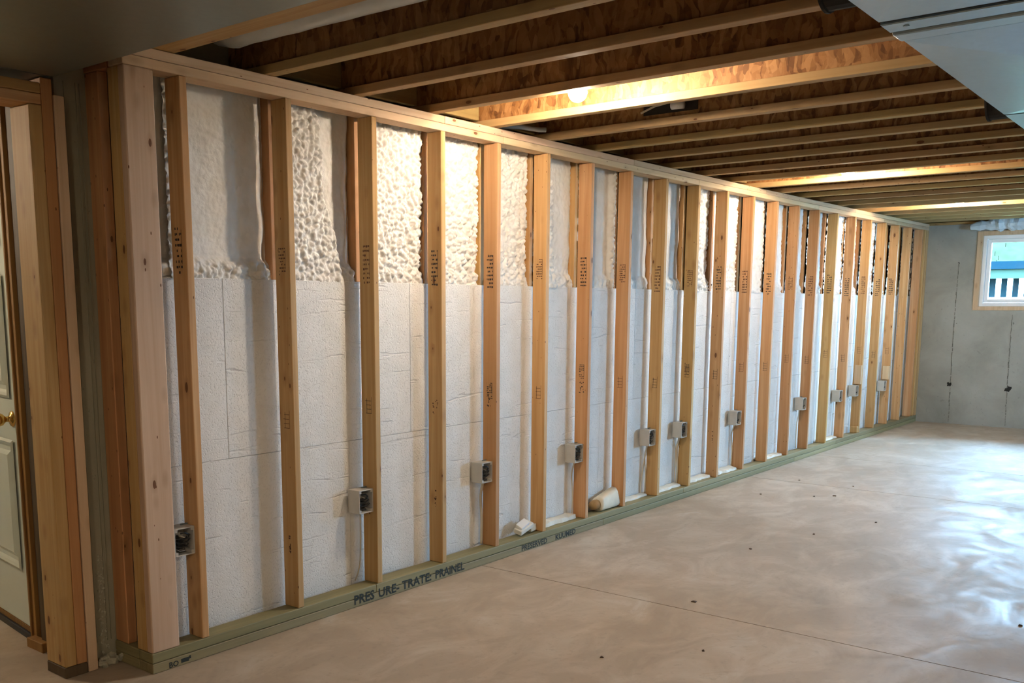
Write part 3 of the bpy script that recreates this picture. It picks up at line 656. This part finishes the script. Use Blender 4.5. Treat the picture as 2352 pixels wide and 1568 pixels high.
# white pipe along the sixth joist
b = bmesh.new(); tube(b, [(3.19, .2-k*.5, 2.545) for k in range(12)], .013, 10); o = obj('water_pipe', b, 'white_vinyl', None, smooth=True); tag(o, 'thin white water pipe fixed along the sixth ceiling joist', 'pipe')
# cables over the top plate and a stub of pipe in a cut-out
b = bmesh.new(); tube(b, [(2.14, .07, 2.545), (2.22, .05, 2.556), (2.32, .02, 2.562), (2.42, -.03, 2.556), (2.45, -.06, 2.556)], .014, 8)
o = obj('cable_bundle', b, 'white_wrap', None, smooth=True); tag(o, 'white cable bundle lying on the top plate under the near lamp', 'cable')
e = empty('pipe_stub', (2.5, -.78, 2.60)); tag(e, 'white plastic pipe stub with wires in a cut-out of the fifth joist', 'pipe')
b = bmesh.new(); tube(b, [(2.548, -.83, 2.615), (2.548, -.90, 2.612)], .022, 12); obj('pipe_end', b, 'white_vinyl', e, smooth=True)
box('cut_out', 2.574, 2.5815, -.97, -.64, 2.585, 2.70, 'dark_hole', e)
b = bmesh.new(); tube(b, [(2.565, -.63, 2.60), (2.555, -.72, 2.625), (2.555, -.80, 2.635), (2.565, -.86, 2.65)], .006, 6); obj('wire', b, 'cable_white', e)

# ------------------------------------------------------------------ windows of the far wall
def window(k, y0, y1, z0, z1, bw=.062):
    b = bmesh.new()
    for (a, c, d, f) in ((y0, y0+bw, z0, z1), (y1-bw, y1, z0, z1), (y0+bw, y1-bw, z0, z0+.05), (y0+bw, y1-bw, z1-.055, z1)): bx(b, XF-.012, XF+.28, a, c, d, f, .003)
    o = obj('window_%d' % k, b, 'pine_pale'); tag(o, kind='structure')
    ya, yb, za, zb = y0+bw, y1-bw, z0+.05, z1-.055
    def frame(nm, x0, x1, ya, yb, za, zb, t):
        b = bmesh.new()
        for (a, c, d, f) in ((ya, ya+t, za, zb), (yb-t, yb, za, zb), (ya+t, yb-t, za, za+t), (ya+t, yb-t, zb-t, zb)): bx(b, x0, x1, a, c, d, f, .003)
        return obj(nm, b, 'white_vinyl', o)
    frame('window_frame', XF+.03, XF+.14, ya, yb, za, zb, .045)
    frame('window_sash', XF+.06, XF+.11, ya+.047, yb-.047, za+.047, zb-.047, .042)
    b = bmesh.new(); bx(b, XF+.083, XF+.087, ya+.085, yb-.085, za+.085, zb-.085); obj('pane', b, 'window_glass', o)
for k, w in enumerate(WINS): window(k+1, *w)
b = bmesh.new()
for q in ((7.0, 7.06, 1.467, 2.45), (8.14, 8.2, 1.467, 2.45), (7.06, 8.14, 1.467, 1.53), (7.06, 8.14, 2.39, 2.45)): bx(b, q[0], q[1], Y0-.12, Y0-.04, q[2], q[3], .003)
o = obj('window_4', b, 'white_vinyl'); tag(o, kind='structure')
for x0_, x1_ in ((7.06, 8.14),): b = bmesh.new(); bx(b, x0_, x1_, Y0-.082, Y0-.078, 1.53, 2.39); obj('pane', b, 'window_glass', o)
# crumpled plastic-wrapped insulation above the first window
b = bmesh.new(); n = 14; P = []
for k in range(60):
    y = -.50-1.5*k/59; r_ = (.035+.045*min(1, k/12.))*(1+.35*noise.noise(Vector((k*.35, 2, 0))))
    zc = 2.50+.03*min(1, k/10.)+.012*noise.noise(Vector((k*.3, 7, 0)))
    P.append([b.verts.new((XF-.055+r_*.7*math.cos(a)*(1+.25*noise.noise(Vector((k*.5, a*2, 3)))), y+.02*noise.noise(Vector((k*.4, a, 5))), zc+r_*math.sin(a)*(1+.3*noise.noise(Vector((k*.45, a*2.5, 9)))))) for a in [2*math.pi*j/n for j in range(n)]])
for A, B in zip(P, P[1:]):
    for j in range(n): b.faces.new((A[j], A[(j+1) % n], B[(j+1) % n], B[j]))
b.faces.new(P[0][::-1]); b.faces.new(P[-1]); o = obj('insulation_wrap', b, 'plastic_sheet'); tag(o, 'crumpled plastic-wrapped insulation above the far window', 'insulation')

# ------------------------------------------------------------------ the neighbouring house outside
tag(box('ground', XF+.3, 90, -60, 60, 1.2, 1.38, 'lawn'), kind='structure')
HX = 36.0; sc_ = (HX-CAM.x)/(XF-CAM.x)
def hz(z): return CAM.z+(z-CAM.z)*sc_
hs_ = empty('neighbour_house', (HX, 3, 1.4)); tag(hs_, 'pale neighbouring house with shingle roof and porch railing seen through the window', 'house')
ya, yb = -8., 9.
ze = hz(2.075)
for k in range(16):
    zc = ze+.16*k; b = bmesh.new(); y = ya-.5*(k % 2); sl = []
    while y < yb:
        w = random.uniform(.7, 1.3); bx(b, HX+.28*k, HX+.28*k+.33, y, y+w-.015, zc-.15, zc+.03+random.uniform(0, .02), 0, 1, None); y += w
    obj('shingle_course', b, 'shingle', hs_)
box('fascia', HX-.15, HX+.05, ya, yb, hz(1.975), ze-.01, 'fascia', hs_)
box('siding', HX-.02, HX+.1, ya, yb, hz(1.86), hz(1.975)-.01, 'siding', hs_)
box('porch_wall', HX+1.4, HX+1.6, ya, yb, 1.38, ze, 'house_dark', hs_)
box('porch_base', HX-.2, HX+.1, ya, yb, 1.38, hz(1.63), 'trim_white', hs_)
y = .2
for k in range(14):
    yk = -.9+.36*k; box('post', HX-.08, HX+.04, yk, yk+.15, hz(1.63), hz(1.86), 'trim_white', hs_)
box('shutter', HX+1.2, HX+1.35, .6, 1.0, 1.4, hz(1.86), 'siding', hs_)
box('brick_pier', HX+.05, HX+.4, -1.6, .15, 1.4, hz(1.862), 'brick_red', hs_)

# ------------------------------------------------------------------ bits on the floor
def pix(x, y, z=0):
    d = fw+rt*((x-CX)/FOC)+up*((CY-y)/FOC); t = (z-CAM.z)/d.z; return CAM+d*t
spots = [((1917, 1139), 'largest dark leaf crumb on the open floor'), ((1870, 1140), 'dark crumb left of the largest leaf crumb on the floor'), ((1960, 1117), 'dark crumb beyond the largest leaf crumb on the floor'), ((1747, 1135), 'flat dark crumb on the floor near the sill'), ((1836, 1103), 'small dark crumb on the floor by the second saw cut'),
         ((2012, 1200), 'dark crumb on the floor right of the scattered crumbs'), ((1869, 1227), 'single small crumb in the middle of the floor'), ((1724, 1261), 'small brown crumb on the floor nearer the camera'), ((2343, 1437), 'dark crumb at the right edge of the floor'), ((1382, 1510), 'dark chip on the floor close to the camera'), ((1615, 1495), 'tiny brown chip on the near floor right of centre'), ((1594, 1382), 'brown stain crumb beside the first saw cut')]
for k, ((px, py), lb) in enumerate(spots):
    c = pix(px, py); b = bmesh.new(); n = 9; r_ = .016 if k in (0, 11) else random.uniform(.006, .011); rr = [r_*random.uniform(.5, 1.2) for _ in range(n)]
    bot = [b.verts.new((rr[j]*math.cos(2*math.pi*j/n), rr[j]*math.sin(2*math.pi*j/n), 0.0003)) for j in range(n)]; top = [b.verts.new((v.co.x*.8, v.co.y*.8, .004+random.uniform(0, .003))) for v in bot]
    b.faces.new(top); b.faces.new(bot[::-1])
    for j in range(n): b.faces.new((bot[j], bot[(j+1) % n], top[(j+1) % n], top[j]))
    o = obj('floor_crumb', b, 'chip', None, T(c.x, c.y, 0)); tag(o, lb, 'debris', 'crumbs on the floor')
